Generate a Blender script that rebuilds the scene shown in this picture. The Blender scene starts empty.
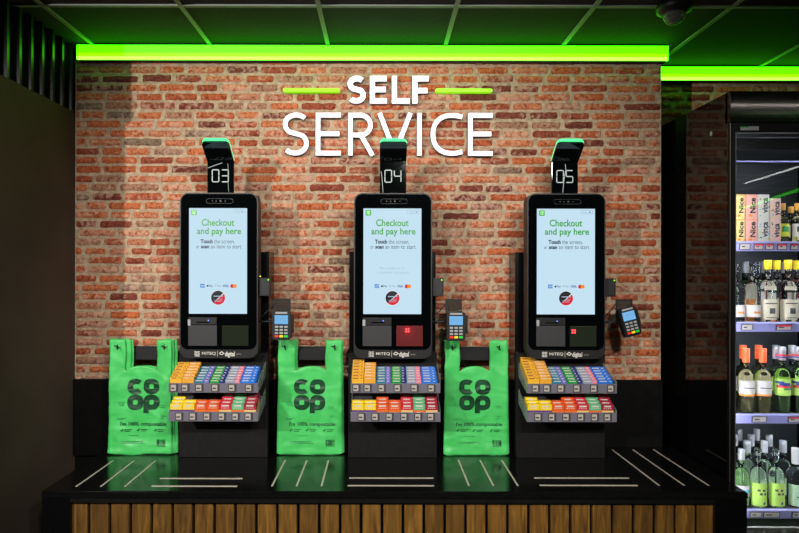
import bpy, bmesh, math, random
from mathutils import Vector, Matrix, noise
random.seed(7)
C = bpy.context.scene.collection
F = 620.0; VX = 382.0; VY = 269.0; CZ = 1.75
def wx(px, Y): return (px - VX) * Y / F
def wz(py, Y): return CZ - (py - VY) * Y / F
def lin(c): 
    return tuple(((v/255)/12.92 if v/255 <= .04045 else ((v/255+.055)/1.055)**2.4) for v in c)

# ---------------------------------------------------------------- materials
def mat(name, rgb, rough=.5, metal=0, emit=None, es=1, trans=0, ior=1.45, spec=.5, coat=0, alpha=1):
    m = bpy.data.materials.new(name); m.use_nodes = True
    b = m.node_tree.nodes['Principled BSDF']
    b.inputs['Base Color'].default_value = (*lin(rgb), 1)
    b.inputs['Roughness'].default_value = rough
    b.inputs['Metallic'].default_value = metal
    b.inputs['IOR'].default_value = ior
    b.inputs['Specular IOR Level'].default_value = spec
    b.inputs['Transmission Weight'].default_value = trans
    b.inputs['Coat Weight'].default_value = coat
    b.inputs['Alpha'].default_value = alpha
    if emit:
        b.inputs['Emission Color'].default_value = (*lin(emit), 1)
        b.inputs['Emission Strength'].default_value = es
    return m
def noisy(m, scale, a, b, stretch=(1,1,1), detail=4, bump=0, lo=.35, hi=.65):
    nt = m.node_tree; N = nt.nodes; L = nt.links; bs = N['Principled BSDF']
    tc = N.new('ShaderNodeTexCoord'); mp = N.new('ShaderNodeMapping'); mp.inputs['Scale'].default_value = stretch
    no = N.new('ShaderNodeTexNoise'); no.inputs['Scale'].default_value = scale; no.inputs['Detail'].default_value = detail
    cr = N.new('ShaderNodeValToRGB')
    cr.color_ramp.elements[0].color = (*lin(a),1); cr.color_ramp.elements[1].color = (*lin(b),1)
    cr.color_ramp.elements[0].position = lo; cr.color_ramp.elements[1].position = hi
    L.new(tc.outputs['Object'], mp.inputs['Vector']); L.new(mp.outputs[0], no.inputs['Vector'])
    L.new(no.outputs['Fac'], cr.inputs[0]); L.new(cr.outputs[0], bs.inputs['Base Color'])
    if bump:
        bp = N.new('ShaderNodeBump'); bp.inputs['Strength'].default_value = bump; bp.inputs['Distance'].default_value = .003
        L.new(no.outputs['Fac'], bp.inputs['Height']); L.new(bp.outputs[0], bs.inputs['Normal'])
    return m
M = {}
M['blackgloss'] = mat('black_gloss', (9,9,10), .2)
M['fridgeside'] = mat('fridge_side_gloss', (8,8,8), .06, spec=.5)
M['glassblack'] = mat('bezel_glass', (5,7,8), .04, spec=.55)
M['blackmat'] = mat('black_powder', (18,18,18), .45)
M['chin'] = mat('charcoal_plastic', (27,26,25), .45)
M['printer'] = mat('printer_grey', (50,50,51), .5)
M['printerdark'] = mat('printer_dark', (25,25,26), .4)
M['panel'] = noisy(mat('black_panel', (12,12,12), .6, spec=.15), 30, (9,9,9), (14,14,13))
M['pedestal'] = noisy(mat('pedestal_panel', (22,21,20), .55, spec=.25), 40, (18,17,16), (25,24,23))
M['leftwall'] = noisy(mat('dark_wall_panel', (84,72,62), .9,spec=.2), 3, (82,70,60), (92,79,68))
M['corr'] = mat('corrugated_dark', (24,30,24), .3)
M['ceil'] = noisy(mat('ceiling_tile', (70,72,70), .9), 120, (30,34,30), (42,46,42), bump=.3)
M['tbar'] = mat('ceiling_bar', (140,146,138), .6)
M['floor'] = noisy(mat('floor_vinyl', (60,58,55), .3), 12, (52,50,48), (66,63,60))
M['wtop'] = noisy(mat('worktop_black', (14,14,14), .16), 60, (11,11,11), (17,17,17))
M['strip'] = mat('inlay_metal', (205,195,180), .45, metal=.15)
M['white'] = mat('white', (235,235,235), .5)
M['sign'] = mat('sign_white', (245,245,250), .4, emit=(245,248,255), es=.72)
M['signgreen'] = mat('sign_green', (140,220,0), .4, emit=(140,228,20), es=.85)
def rawemit(m,c):
    b=m.node_tree.nodes['Principled BSDF']; b.inputs['Emission Color'].default_value=(*c,1); b.inputs['Emission Strength'].default_value=1
M['signside'] = mat('sign_return', (90,90,95), .4)
M['neonU'] = mat('diffuser_green', (60,120,0), .5, emit=(120,232,0), es=1.25)
M['neonM'] = mat('diffuser_lime', (60,120,0), .5, emit=(165,245,10), es=1.3)
M['neonL'] = mat('diffuser_bright', (60,120,0), .5, emit=(222,255,80), es=1.4)
M['neonE'] = mat('diffuser_end', (60,120,0), .5, emit=(120,225,0), es=2.2)
rawemit(M['neonU'],(.18,5.2,0)); rawemit(M['neonM'],(.42,5.2,0)); rawemit(M['neonL'],(.78,5.2,.14)); rawemit(M['neonE'],(.2,4,0))
M['mint'] = mat('mint_light', (60,200,120), .4, emit=(95,240,160), es=1.0)
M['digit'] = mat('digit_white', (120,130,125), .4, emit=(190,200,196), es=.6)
M['screen'] = mat('screen_blue', (10,10,10), .1, emit=(197,226,243), es=1.0)
def flat(name, c): return mat(name, tuple(v*.15 for v in c), .3, emit=c, es=.95)
M['s_green'] = flat('screen_green', (40,160,40)); M['s_navy'] = flat('screen_navy', (55,75,95)); M['s_black'] = flat('screen_black', (35,35,42))
M['s_faint'] = flat('screen_faint', (165,195,212)); M['s_blue'] = flat('screen_card_blue', (20,130,215)); M['s_visa'] = flat('screen_visa_blue', (35,60,145))
M['s_red'] = flat('screen_red', (215,30,55)); M['s_orange'] = flat('screen_orange', (240,150,20)); M['s_white'] = flat('screen_white', (235,240,245)); M['s_grey'] = flat('screen_grey', (130,150,165))
M['textwhite'] = mat('chin_lettering', (215,212,205), .5)
M['textgrey'] = mat('chin_lettering_grey', (120,118,114), .5)
M['redled'] = mat('red_led', (255,40,40), .4, emit=(255,45,50), es=9)
M['glowwin'] = mat('red_glow_window', (96,22,26), .35)  # the scanner's red glow is put into the window's base colour
M['winidle'] = mat('idle_scanner_window', (36,42,32), .15)
M['greenled'] = mat('green_led', (120,230,30), .4, emit=(120,230,30), es=1.2)
M['yellowled'] = mat('yellow_led', (220,210,30), .4, emit=(220,210,30), es=1)
M['blueled'] = mat('blue_led', (90,110,240), .4, emit=(100,120,255), es=2)
M['smoke'] = mat('smoked_plastic', (60,55,50), .2, alpha=.72)
M['clear'] = mat('clear_plastic', (190,200,195), .15, alpha=.35)
M['lip'] = mat('tray_lip_plastic', (112,109,120), .2)
M['ticket'] = mat('ticket_paper', (178,170,160), .6)
M['ticketframe'] = mat('ticket_frame', (66,63,68), .4)
M['dark'] = mat('dark_ink', (30,30,32), .6)
M['key'] = mat('key_grey', (165,168,170), .5); M['keyred'] = mat('key_red', (220,40,30), .5, emit=(220,40,30), es=.3)
M['keyyel'] = mat('key_yellow', (235,200,30), .5, emit=(235,200,30), es=.3); M['keygrn'] = mat('key_green', (40,190,60), .5, emit=(40,190,60), es=.3)
M['tscreen'] = mat('terminal_screen', (10,20,30), .2, emit=(120,185,235), es=.95)
M['bag'] = noisy(mat('green_bag_film', (70,205,100), .38), 9, (66,192,92), (86,212,112), bump=.12)
M['bag'].node_tree.nodes['Principled BSDF'].inputs['Subsurface Weight'].default_value = 0
M['bagink'] = noisy(mat('bag_dark_green_ink', (12,74,40), .45), 25, (6,54,28), (14,76,42))
M['bagfaint'] = mat('bag_faint_ink', (48,150,82), .45)
M['wood'] = None
M['steel'] = mat('dark_brushed_steel', (128,122,116), .17, metal=1)
M['frame'] = mat('fridge_frame_black', (9,9,9), .5, spec=.3)
M['trim'] = mat('bright_edge', (150,148,145), .3, metal=.8)
M['fridgein'] = mat('fridge_inside', (38,44,46), .5)
M['rail'] = mat('shelf_rail', (135,135,185), .4)
M['grille'] = mat('fridge_grille', (120,122,112), .5)
M['led'] = mat('cool_led', (255,255,255), .5, emit=(235,242,255), es=60)
M['doorglass'] = mat('door_glass', (255,255,255), 0, trans=1, ior=1.45)
M['clearglass'] = mat('clear_bottle_glass', (250,252,250), .03, trans=1, ior=1.36)
M['wineglass'] = mat('pale_wine_glass', (250,244,200), .03, trans=1, ior=1.36)
M['greenglass'] = mat('green_bottle_glass', (205,236,180), .03, trans=1, ior=1.36)
M['tube'] = mat('tube_light', (255,255,255), .5, emit=(255,255,255), es=6)
M['tubegreen'] = mat('green_tube_light', (0,255,0), .5, emit=(60,255,0), es=3)

def wood():
    m = mat('oak_slat', (150,95,40), .5); nt = m.node_tree; N = nt.nodes; L = nt.links; b = N['Principled BSDF']
    tc = N.new('ShaderNodeTexCoord'); at = N.new('ShaderNodeAttribute'); at.attribute_name = 'rnd'
    ad = N.new('ShaderNodeVectorMath'); ad.operation='MULTIPLY_ADD'; ad.inputs[1].default_value=(1,1,1)
    L.new(at.outputs['Color'], ad.inputs[0]); L.new(tc.outputs['Object'], ad.inputs[2]); ad.inputs[1].default_value=(9,3,7)
    mp = N.new('ShaderNodeMapping'); mp.inputs['Scale'].default_value=(22,5,2.2); L.new(ad.outputs[0], mp.inputs[0])
    n1 = N.new('ShaderNodeTexNoise'); n1.inputs['Scale'].default_value=2.2; n1.inputs['Detail'].default_value=6; n1.inputs['Distortion'].default_value=1.2
    L.new(mp.outputs[0], n1.inputs['Vector'])
    cr = N.new('ShaderNodeValToRGB'); e=cr.color_ramp.elements
    e[0].position=.3; e[0].color=(*lin((72,47,13)),1); e[1].position=.7; e[1].color=(*lin((130,92,33)),1)
    x=e.new(.5); x.color=(*lin((102,70,22)),1)
    L.new(n1.outputs['Fac'], cr.inputs[0]); 
    hs = N.new('ShaderNodeHueSaturation'); 
    mr = N.new('ShaderNodeMapRange'); mr.inputs[3].default_value=.75; mr.inputs[4].default_value=1.2
    sp = N.new('ShaderNodeSeparateColor'); L.new(at.outputs['Color'], sp.inputs[0]); L.new(sp.outputs[0], mr.inputs[0]); L.new(mr.outputs[0], hs.inputs['Value'])
    L.new(cr.outputs[0], hs.inputs['Color']); L.new(hs.outputs[0], b.inputs['Base Color'])
    return m
M['wood'] = wood()

def brickmat():
    m = mat('reclaimed_brick', (160,90,60), .85); nt = m.node_tree; N = nt.nodes; L = nt.links; b = N['Principled BSDF']
    at = N.new('ShaderNodeAttribute'); at.attribute_name='brick'; sp = N.new('ShaderNodeSeparateColor'); L.new(at.outputs['Color'], sp.inputs[0])
    tc = N.new('ShaderNodeTexCoord')
    def nz(s, d, dist=0):
        n = N.new('ShaderNodeTexNoise'); n.inputs['Scale'].default_value=s; n.inputs['Detail'].default_value=d; n.inputs['Distortion'].default_value=dist
        L.new(tc.outputs['Object'], n.inputs['Vector']); return n
    def math_(op, a, c, d=None, clamp=False):
        n = N.new('ShaderNodeMath'); n.operation=op; n.use_clamp=clamp
        for i,v in enumerate((a,c,d)):
            if v is None: continue
            if isinstance(v,(int,float)): n.inputs[i].default_value=v
            else: L.new(v, n.inputs[i])
        return n.outputs[0]
    cr = N.new('ShaderNodeValToRGB'); e = cr.color_ramp.elements
    cols = [(0,(112,54,40)),(.14,(144,70,48)),(.3,(174,86,52)),(.46,(196,102,56)),(.62,(202,116,72)),(.8,(190,126,96)),(.94,(168,124,98)),(1,(132,112,92))]
    e[0].position=0; e[0].color=(*lin(cols[0][1]),1); e[1].position=1; e[1].color=(*lin(cols[-1][1]),1)
    for p,c in cols[1:-1]: x=e.new(p); x.color=(*lin(c),1)
    L.new(sp.outputs[0], cr.inputs[0])
    fine = nz(85, 6, .3); big = nz(34, 6, .8); gr = nz(220,3)
    # darker pores and burnt patches
    mx = N.new('ShaderNodeMixRGB'); mx.blend_type='MULTIPLY'; L.new(cr.outputs[0], mx.inputs[1]); mx.inputs[2].default_value=(*lin((168,132,118)),1)
    L.new(math_('MULTIPLY', math_('SUBTRACT', fine.outputs['Fac'], .47), 5, clamp=True), mx.inputs[0])
    # pale lime smears, amount per brick
    amt = math_('ADD', math_('MULTIPLY', sp.outputs[1], .22), math_('SUBTRACT', big.outputs['Fac'], .61))
    sm = math_('MULTIPLY', amt, 6, clamp=True)
    sm = math_('MULTIPLY', sm, math_('MULTIPLY_ADD', gr.outputs['Fac'], .9, .25, clamp=True))
    m2 = N.new('ShaderNodeMixRGB'); L.new(mx.outputs[0], m2.inputs[1]); m2.inputs[2].default_value=(*lin((222,182,156)),1); L.new(math_('MULTIPLY', sm, .75), m2.inputs[0])
    # mortar creeping over the rim
    ed = math_('ADD', sp.outputs[2], math_('MULTIPLY', math_('SUBTRACT', nz(70,5).outputs['Fac'], .5), 1.4))
    edf = math_('MULTIPLY', math_('SUBTRACT', .26, ed), 7, clamp=True)
    mo = N.new('ShaderNodeValToRGB'); mo.color_ramp.elements[0].color=(*lin((160,138,110)),1); mo.color_ramp.elements[1].color=(*lin((208,184,152)),1)
    mo.color_ramp.elements[0].position=.3; mo.color_ramp.elements[1].position=.7
    L.new(nz(40,6).outputs['Fac'], mo.inputs[0])
    m3 = N.new('ShaderNodeMixRGB'); L.new(m2.outputs[0], m3.inputs[1]); L.new(mo.outputs[0], m3.inputs[2]); L.new(edf, m3.inputs[0])
    L.new(m3.outputs[0], b.inputs['Base Color'])
    bp = N.new('ShaderNodeBump'); bp.inputs['Strength'].default_value=.5; bp.inputs['Distance'].default_value=.004
    L.new(math_('ADD', fine.outputs['Fac'], gr.outputs['Fac']), bp.inputs['Height']); L.new(bp.outputs[0], b.inputs['Normal'])
    return m
M['brick'] = brickmat()
M['mortar'] = noisy(mat('mortar', (165,145,118), .9), 45, (150,128,102), (202,178,148), bump=.5, lo=.3, hi=.7)

# ---------------------------------------------------------------- helpers
def link(name, me, parent=None, loc=None):
    o = bpy.data.objects.new(name, me); C.objects.link(o)
    if parent: o.parent = parent
    if loc: o.location = loc
    return o
class MB:
    def __init__(s): s.bm = bmesh.new(); s.mats = []; s.cur = 0
    def use(s, m):
        if m not in s.mats: s.mats.append(m)
        s.cur = s.mats.index(m); return s
    def _mark(s, before):
        for f in s.bm.faces:
            if f not in before: f.material_index = s.cur
    def box(s, x0,x1,y0,y1,z0,z1, bev=0, seg=2):
        n0 = len(s.bm.faces)
        vs = [s.bm.verts.new((x,y,z)) for x in (x0,x1) for y in (y0,y1) for z in (z0,z1)]
        fs = [s.bm.faces.new([vs[i] for i in q]) for q in ((0,1,3,2),(4,6,7,5),(0,4,5,1),(2,3,7,6),(0,2,6,4),(1,5,7,3))]
        for f in fs: f.material_index = s.cur
        if bev:
            es = list({e for f in fs for e in f.edges})
            r = bmesh.ops.bevel(s.bm, geom=es, offset=bev, segments=seg, affect='EDGES', profile=.5)
            for f in r['faces']: f.material_index = s.cur
        return s
    def prism(s, pts, y0, y1, axis='Y', bev=0):
        # pts: outline in (x,z) extruded along y;  axis X: pts (y,z) extruded x
        def P(a,b,t): return (a,t,b) if axis=='Y' else ((t,a,b) if axis=='X' else (a,b,t))
        v0 = [s.bm.verts.new(P(a,b,y0)) for a,b in pts]; v1 = [s.bm.verts.new(P(a,b,y1)) for a,b in pts]
        n = len(pts); fs = [s.bm.faces.new(v0), s.bm.faces.new(v1[::-1])]
        for i in range(n): fs.append(s.bm.faces.new((v0[i], v1[i], v1[(i+1)%n], v0[(i+1)%n])))
        for f in fs: f.material_index = s.cur
        if bev:
            es = list(set(fs[0].edges)|set(fs[1].edges))
            r = bmesh.ops.bevel(s.bm, geom=es, offset=bev, segments=2, affect='EDGES')
            for f in r['faces']: f.material_index = s.cur
        return s
    def ribbon(s, pts, w, y0, y1, closed=False, miter=True):
        # flat stroke following pts (x,z), constant width, extruded in y
        n = len(pts); L=[]; R=[]
        for i,(x,z) in enumerate(pts):
            a = pts[i-1] if (i>0 or closed) else None; b = pts[(i+1)%n] if (i<n-1 or closed) else None
            ds=[]
            if a is not None: d=Vector((x-a[0],z-a[1])); ds.append(d.normalized())
            if b is not None: d=Vector((b[0]-x,b[1]-z)); ds.append(d.normalized())
            t = sum(ds, Vector((0,0))).normalized(); nn = Vector((-t.y,t.x))
            k = 1.0
            if len(ds)==2: k = 1/max(.35, abs(nn.dot(Vector((-ds[0].y,ds[0].x)))))
            L.append((x+nn.x*w/2*k, z+nn.y*w/2*k)); R.append((x-nn.x*w/2*k, z-nn.y*w/2*k))
        VL0=[s.bm.verts.new((p[0],y0,p[1])) for p in L]; VR0=[s.bm.verts.new((p[0],y0,p[1])) for p in R]
        VL1=[s.bm.verts.new((p[0],y1,p[1])) for p in L]; VR1=[s.bm.verts.new((p[0],y1,p[1])) for p in R]
        m = n if closed else n-1; fs=[]
        for i in range(m):
            j=(i+1)%n
            fs += [s.bm.faces.new((VL0[i],VR0[i],VR0[j],VL0[j])), s.bm.faces.new((VL1[i],VL1[j],VR1[j],VR1[i])),
                   s.bm.faces.new((VL0[i],VL0[j],VL1[j],VL1[i])), s.bm.faces.new((VR0[i],VR1[i],VR1[j],VR0[j]))]
        if not closed:
            fs += [s.bm.faces.new((VL0[0],VL1[0],VR1[0],VR0[0])), s.bm.faces.new((VL0[-1],VR0[-1],VR1[-1],VL1[-1]))]
        for f in fs: f.material_index = s.cur
        return s
    def tube(s, pts, r, seg=8):
        pts=[Vector(p) for p in pts]; rings=[]
        for i,p in enumerate(pts):
            d = ((pts[i]-pts[i-1]).normalized() if i else Vector((0,0,0))) + ((pts[i+1]-pts[i]).normalized() if i<len(pts)-1 else Vector((0,0,0)))
            d.normalize(); a = d.orthogonal().normalized() if not rings else (rings[-1][1]-d*rings[-1][1].dot(d)).normalized()
            b = d.cross(a)
            rings.append(([s.bm.verts.new(p+(a*math.cos(t)+b*math.sin(t))*r) for t in [2*math.pi*k/seg for k in range(seg)]], a))
        for (A,_),(B,_) in zip(rings, rings[1:]):
            for k in range(seg):
                f=s.bm.faces.new((A[k],A[(k+1)%seg],B[(k+1)%seg],B[k])); f.material_index=s.cur; f.smooth=True
        for R in (rings[0][0][::-1], rings[-1][0]): f=s.bm.faces.new(R); f.material_index=s.cur
        return s
    def lathe(s, prof, cx=0, cy=0, seg=20, a0=0, a1=2*math.pi, cap=True):
        full = abs(a1-a0-2*math.pi)<1e-6; n = seg if full else seg+1; rings=[]
        for r,z in prof:
            if r<1e-6 and full: rings.append([s.bm.verts.new((cx,cy,z))]); continue
            rings.append([s.bm.verts.new((cx+r*math.cos(a0+(a1-a0)*k/seg), cy+r*math.sin(a0+(a1-a0)*k/seg), z)) for k in range(n)])
        for A,B in zip(rings, rings[1:]):
            for k in range(seg):
                k2=(k+1)%n
                if len(A)==1 and len(B)==1: continue
                if len(A)==1: vs=(A[0],B[k2],B[k])
                elif len(B)==1: vs=(A[k],A[k2],B[0])
                else: vs=(A[k],A[k2],B[k2],B[k])
                f=s.bm.faces.new(vs); f.material_index=s.cur; f.smooth=True
        return s
    def disc(s, cx, cz, r, y0, y1, seg=28, rx=None):
        return s.prism([(cx+(rx or r)*math.cos(2*math.pi*k/seg), cz+r*math.sin(2*math.pi*k/seg)) for k in range(seg)], y0, y1)
    def text(s, body, x0, x1, z0, z1, y, bold=0, depth=.0004, keep=False, rot=False):
        cu = bpy.data.curves.new('t','FONT'); cu.body=body; cu.size=1; cu.offset=bold; cu.resolution_u=3
        ob = bpy.data.objects.new('t', cu); C.objects.link(ob); bpy.context.view_layer.update()
        me = bpy.data.meshes.new_from_object(ob); bpy.data.objects.remove(ob); bpy.data.curves.remove(cu)
        if not me.vertices: return s
        P=[(v.co.x, v.co.y) for v in me.vertices]
        if rot: P=[(-b,a) for a,b in P]
        ax0=min(p[0] for p in P); ax1=max(p[0] for p in P); az0=min(p[1] for p in P); az1=max(p[1] for p in P)
        vs=[s.bm.verts.new((x0+(p[0]-ax0)/(ax1-ax0)*(x1-x0), y, z0+(p[1]-az0)/(az1-az0)*(z1-z0))) for p in P]
        for p in me.polygons:
            try: f=s.bm.faces.new([vs[i] for i in p.vertices]); f.material_index=s.cur
            except ValueError: pass
        bpy.data.meshes.remove(me); return s
    def build(s, name, material=None, parent=None, loc=None, smooth=False, fix=True):
        if fix: bmesh.ops.recalc_face_normals(s.bm, faces=s.bm.faces)
        me = bpy.data.meshes.new(name); s.bm.to_mesh(me); s.bm.free()
        if smooth:
            for p in me.polygons: p.use_smooth=True
        for m in (s.mats or [material]): me.materials.append(m)
        return link(name, me, parent, loc)
def box(name, m, parent, *a, bev=0, **k): return MB().box(*a, bev=bev).build(name, m, parent, **k)
def tag(o, label=None, cat=None, group=None, kind=None):
    if label: o['label']=label
    if cat: o['category']=cat
    if group: o['group']=group
    if kind: o['kind']=kind
    return o
def thing(name, label, cat, loc=(0,0,0), rot=(0,0,0), group=None):
    o = bpy.data.objects.new(name, None); C.objects.link(o); o.empty_display_size=.05
    o.location=loc; o.rotation_euler=rot; return tag(o,label,cat,group)
def rrect(x0,x1,z0,z1,r,n=6):
    out=[]
    for cx,cz,a in ((x1-r,z1-r,0),(x0+r,z1-r,90),(x0+r,z0+r,180),(x1-r,z0+r,270)):
        for k in range(n+1):
            t=math.radians(a+90*k/n); out.append((cx+r*math.cos(t), cz+r*math.sin(t)))
    return out
def arc(cx,cz,rx,rz,a0,a1,n=16,p=2.0):
    out=[]
    for k in range(n+1):
        t=math.radians(a0+(a1-a0)*k/n); c=math.cos(t); s_=math.sin(t)
        out.append((cx+rx*math.copysign(abs(c)**(2/p),c), cz+rz*math.copysign(abs(s_)**(2/p),s_)))
    return out

# ---------------------------------------------------------------- the setting
YW=3.18; XL=-1.574; XC=1.43; YW2=3.505; CEIL=CZ+1.14; ZC=CZ-.903
def brick_wall(name, x0, x1, z0, z1, Y, seed):
    rnd = random.Random(seed); mb = MB(); mb.use(M['brick']); bm = mb.bm
    lay = bm.verts.layers.float_color.new('brick')
    pitch=.0466; z=CZ+.487; row=0
    zz=z
    while zz>z0: zz-=pitch
    zz+=pitch*.0
    while zz<z1-.005:
        x = x0 - rnd.uniform(0,.15)
        while x<x1:
            w = rnd.choice([.11,.135,.15,.165,.18,.19,.20]) + rnd.uniform(-.008,.008)
            g = rnd.uniform(.007,.012); h = rnd.uniform(.0385,.0425); dz = rnd.uniform(-.002,.002)
            a=max(x,x0); b_=min(x+w,x1); zb=max(zz+dz,z0); zt=min(zz+dz+h,z1)
            if b_-a>.02 and zt-zb>.01:
                r1=rnd.random(); r1 = .5+(r1-.5)*1.0; r2=rnd.random(); so=Vector((rnd.uniform(0,99),rnd.uniform(0,99),0))
                nx=max(4,int((b_-a)/.013)); nz_=4; proud=rnd.uniform(.007,.012); G=[]
                for i in range(nx+1):
                    col=[]
                    for j in range(nz_+1):
                        u=i/nx; v=j/nz_; px=a+(b_-a)*u; pz=zb+(zt-zb)*v
                        edge = i in (0,nx) or j in (0,nz_)
                        # round the corners
                        cu=abs(u-.5)*2; cv=abs(v-.5)*2
                        du=(cu*(b_-a)/2-((b_-a)/2-.014))/.014; dv=(cv*(zt-zb)/2-((zt-zb)/2-.014))/.014
                        if du>0 and dv>0:
                            q=math.hypot(du,dv)
                            if q>1:
                                px += (1/q-1)*du*.014*(1 if u>.5 else -1)*.7; pz += (1/q-1)*dv*.014*(1 if v>.5 else -1)*.7
                        nv=noise.noise_vector(Vector((px*38,pz*38,0))+so)
                        if a>x0 and b_<x1: px+=nv.x*.0058
                        pz+=nv.y*.0046
                        py = Y+.004 if edge else Y-proud*(1 if not(i in (1,nx-1) or j in (1,nz_-1)) else .86)-nv.z*.0018
                        vt=bm.verts.new((px,py,pz))
                        vt[lay]=(r1,r2,0.0 if edge else (.8 if (i in (1,nx-1) or j in (1,nz_-1)) else 1.0),1)
                        col.append(vt)
                    G.append(col)
                for i in range(nx):
                    for j in range(nz_):
                        f=bm.faces.new((G[i][j],G[i+1][j],G[i+1][j+1],G[i][j+1])); f.smooth=True
            x+=w+g
        zz+=pitch; row+=1
    mb.use(M['mortar']); n0=len(bm.faces)
    mb.box(x0,x1,Y,Y+.12,z0,z1)
    return tag(mb.build(name, fix=False), kind='structure')
w = brick_wall('wall_back', XL, XC, CZ-.66, CEIL, YW, 3)
tag(box('wall_back_base', M['panel'], None, XL, XC, YW, YW+.12, 0, CZ-.66), kind='structure')
brick_wall('wall_recess', XC-.02, 3.6, CZ-.1, CEIL, YW2, 11)
tag(box('wall_recess_base', M['panel'], None, XC-.02, 3.6, YW2, YW2+.12, 0, CZ-.1), kind='structure')
tag(box('wall_return', M['panel'], None, XC-.12, XC-.001, YW+.12, YW2, 0, CEIL), kind='structure')
tag(MB().box(XL-.14, XL, 2.325, YW+.12, 0, CZ+.799).box(XL-.14, XL-.036, 2.325, YW+.12, CZ+.799, CEIL).build('wall_left', M['leftwall']), kind='structure')
tag(box('floor', M['floor'], None, -6, 8, -8, 3.7, -.05, 0), kind='structure')
tag(box('ceiling', M['ceil'], None, -6, 8, -8, 3.7, CEIL, CEIL+.05), kind='structure')
tag(box('wall_right', M['panel'], None, 8, 8.1, -8, 3.7, 0, CEIL), kind='structure')
tag(box('wall_rear', M['panel'], None, -6, 8, -8.1, -8, 0, CEIL), kind='structure')
tb=MB()
for k in range(-6,12):
    x=-.873+.5967*k; tb.box(x-.010,x+.010,-8,3.504,CEIL-.006,CEIL)
for k in range(-9,1):
    y=2.682+1.2*k; tb.box(-6,8,y-.010,y+.010,CEIL-.0065,CEIL)
tag(tb.build('trim_1', M['tbar']), kind='structure')
# black backsplash board
tag(box('trim_2', M['panel'], None, XL, XC+.0, YW-.024, YW, ZC-.05, CZ-.564, bev=.001), kind='structure')

# corrugated fascia on the left
mb=MB(); ys=[]; y=2.20
P=[]
while y<YW-.0:
    for dy,dx in ((0,0),(.028,0),(.040,.030),(.056,.030),(.068,0)): P.append((y+dy, dx))
    y+=.090
P=[p for p in P if p[0]<=YW-.001]
front=[(XL-.030+dx, yy) for yy,dx in P]; outline=front+[(XL-.035, P[-1][0]),(XL-.035,2.20)]
mb.prism(outline, CZ+.800, CEIL-.001, axis='Z')
tag(mb.build('corrugated_fascia', M['corr']), 'dark corrugated metal fascia catching green light, high on the left wall under the ceiling', 'fascia')

# ---------------------------------------------------------------- green strip lights
def strip_light(x0,x1,Y,label):
    t=thing('green_strip_light', label, 'strip light', ((x0+x1)/2, Y, CEIL-.003), group='green strip lights along the wall tops')
    h=(x1-x0)/2; z0=CZ+1.056-CEIL+.003; z1=CZ+1.1265-CEIL+.003
    box('housing', M['frame'], t, -h+.001, h-.001, .0121, .054, z0-.004, 0)
    box('diffuser', M['neonU'], t, -h, h-.0022, 0, .012, z0+.032, z1, bev=0)
    box('diffuser', M['neonM'], t, -h, h-.0022, 0, .012, z0+.014, z0+.032)
    box('diffuser', M['neonL'], t, -h, h-.0022, 0, .012, z0, z0+.014)
    box('end_cap', M['neonE'], t, h-.002, h+.003, -.001, .054, z0-.001, z1)
    return t
strip_light(wx(76.2,3.125), 1.439, 3.125, 'long glowing green strip light above the three self checkout kiosks')
strip_light(XC+.012, 3.3, 3.444, 'glowing green strip light set further back above the drinks fridge')

# ---------------------------------------------------------------- wall sign
YS=3.135; SG=thing('wall_sign','white illuminated lettering reading SELF SERVICE with two green bars on the brick wall','sign',(wx(388,YS),YS,wz(120,YS)))
SY=F/YS
def sx(px): return (px-388)/SY
def sz(py): return (120-py)/SY
def letter(polys, w, name='letter', m='sign', bars=None):
    mb=MB(); mb.use(M[m])
    for pl in polys: mb.ribbon(pl, w, 0, .012)
    mb.use(M['signside'])
    for pl in polys: mb.ribbon(pl, w+.001, .0122, .034)
    o=mb.build(name, None, SG); return o
def S_pts(x0,x1,z0,z1,w):
    cx=(x0+x1)/2; rx=(x1-x0)/2-w/2; zt=z1-w/2; zb=z0+w/2; zm=(z0+z1)/2+.01*(z1-z0); rt=(zt-zm)/2; rb=(zm-zb)/2
    top=arc(cx+.08*rx,zt-rt,rx*.98,rt,42,236,20,2.1)
    bot=arc(cx-.02*rx,zb+rb,rx,rb,56,-138,20,2.1)
    return top+bot
def glyph(ch, px0, px1, py0, py1, wpx):
    w=wpx/SY; x0,x1,z1,z0=sx(px0),sx(px1),sz(py0),sz(py1); h=w/2; P=[]
    if ch=='E': P=[[(x1,z1-h),(x0+h,z1-h),(x0+h,z0+h),(x1,z0+h)],[(x0+h,(z0+z1)/2+.01*(z1-z0)),(x1-.06*(x1-x0),(z0+z1)/2+.01*(z1-z0))]]
    if ch=='F': P=[[(x1,z1-h),(x0+h,z1-h),(x0+h,z0)],[(x0+h,(z0+z1)/2-.03*(z1-z0)),(x1-.08*(x1-x0),(z0+z1)/2-.03*(z1-z0))]]
    if ch=='L': P=[[(x0+h,z1),(x0+h,z0+h),(x1,z0+h)]]
    if ch=='I': P=[[(x0+h,z1),(x0+h,z0)]]
    if ch=='V': P=[[(x0+h*1.05,z1),((x0+x1)/2,z0+h*1.2),(x1-h*1.05,z1)]]
    if ch=='C':
        cx=x1-.0; rx=(x1-x0)-h; zc=(z0+z1)/2; rz=(z1-z0)/2-h
        P=[[(x1,z1-h*1.7)]+arc(x0+h+rx*.66,zc,rx*.66,rz,70,290,26,2.25)+[(x1,z0+h*1.7)]]
    if ch=='R':
        zm=(z0+z1)/2-.02*(z1-z0); r=(z1-h-zm)/2; xr=x1-h-.08*(x1-x0)
        bowl=[(x0+h,z0),(x0+h,z1-h)]+arc(xr-r*1.0,z1-h-r,r*1.0,r,90,-90,12)+[(x0+h,zm)]
        P=[[(x0+h,z0),(x0+h,z1-h)]+bowl[2:],[(x0+.48*(x1-x0),zm),(x1-h,z0)]]
    if ch=='S': P=[S_pts(x0,x1,z0,z1,w)]
    letter(P, w)
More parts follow.
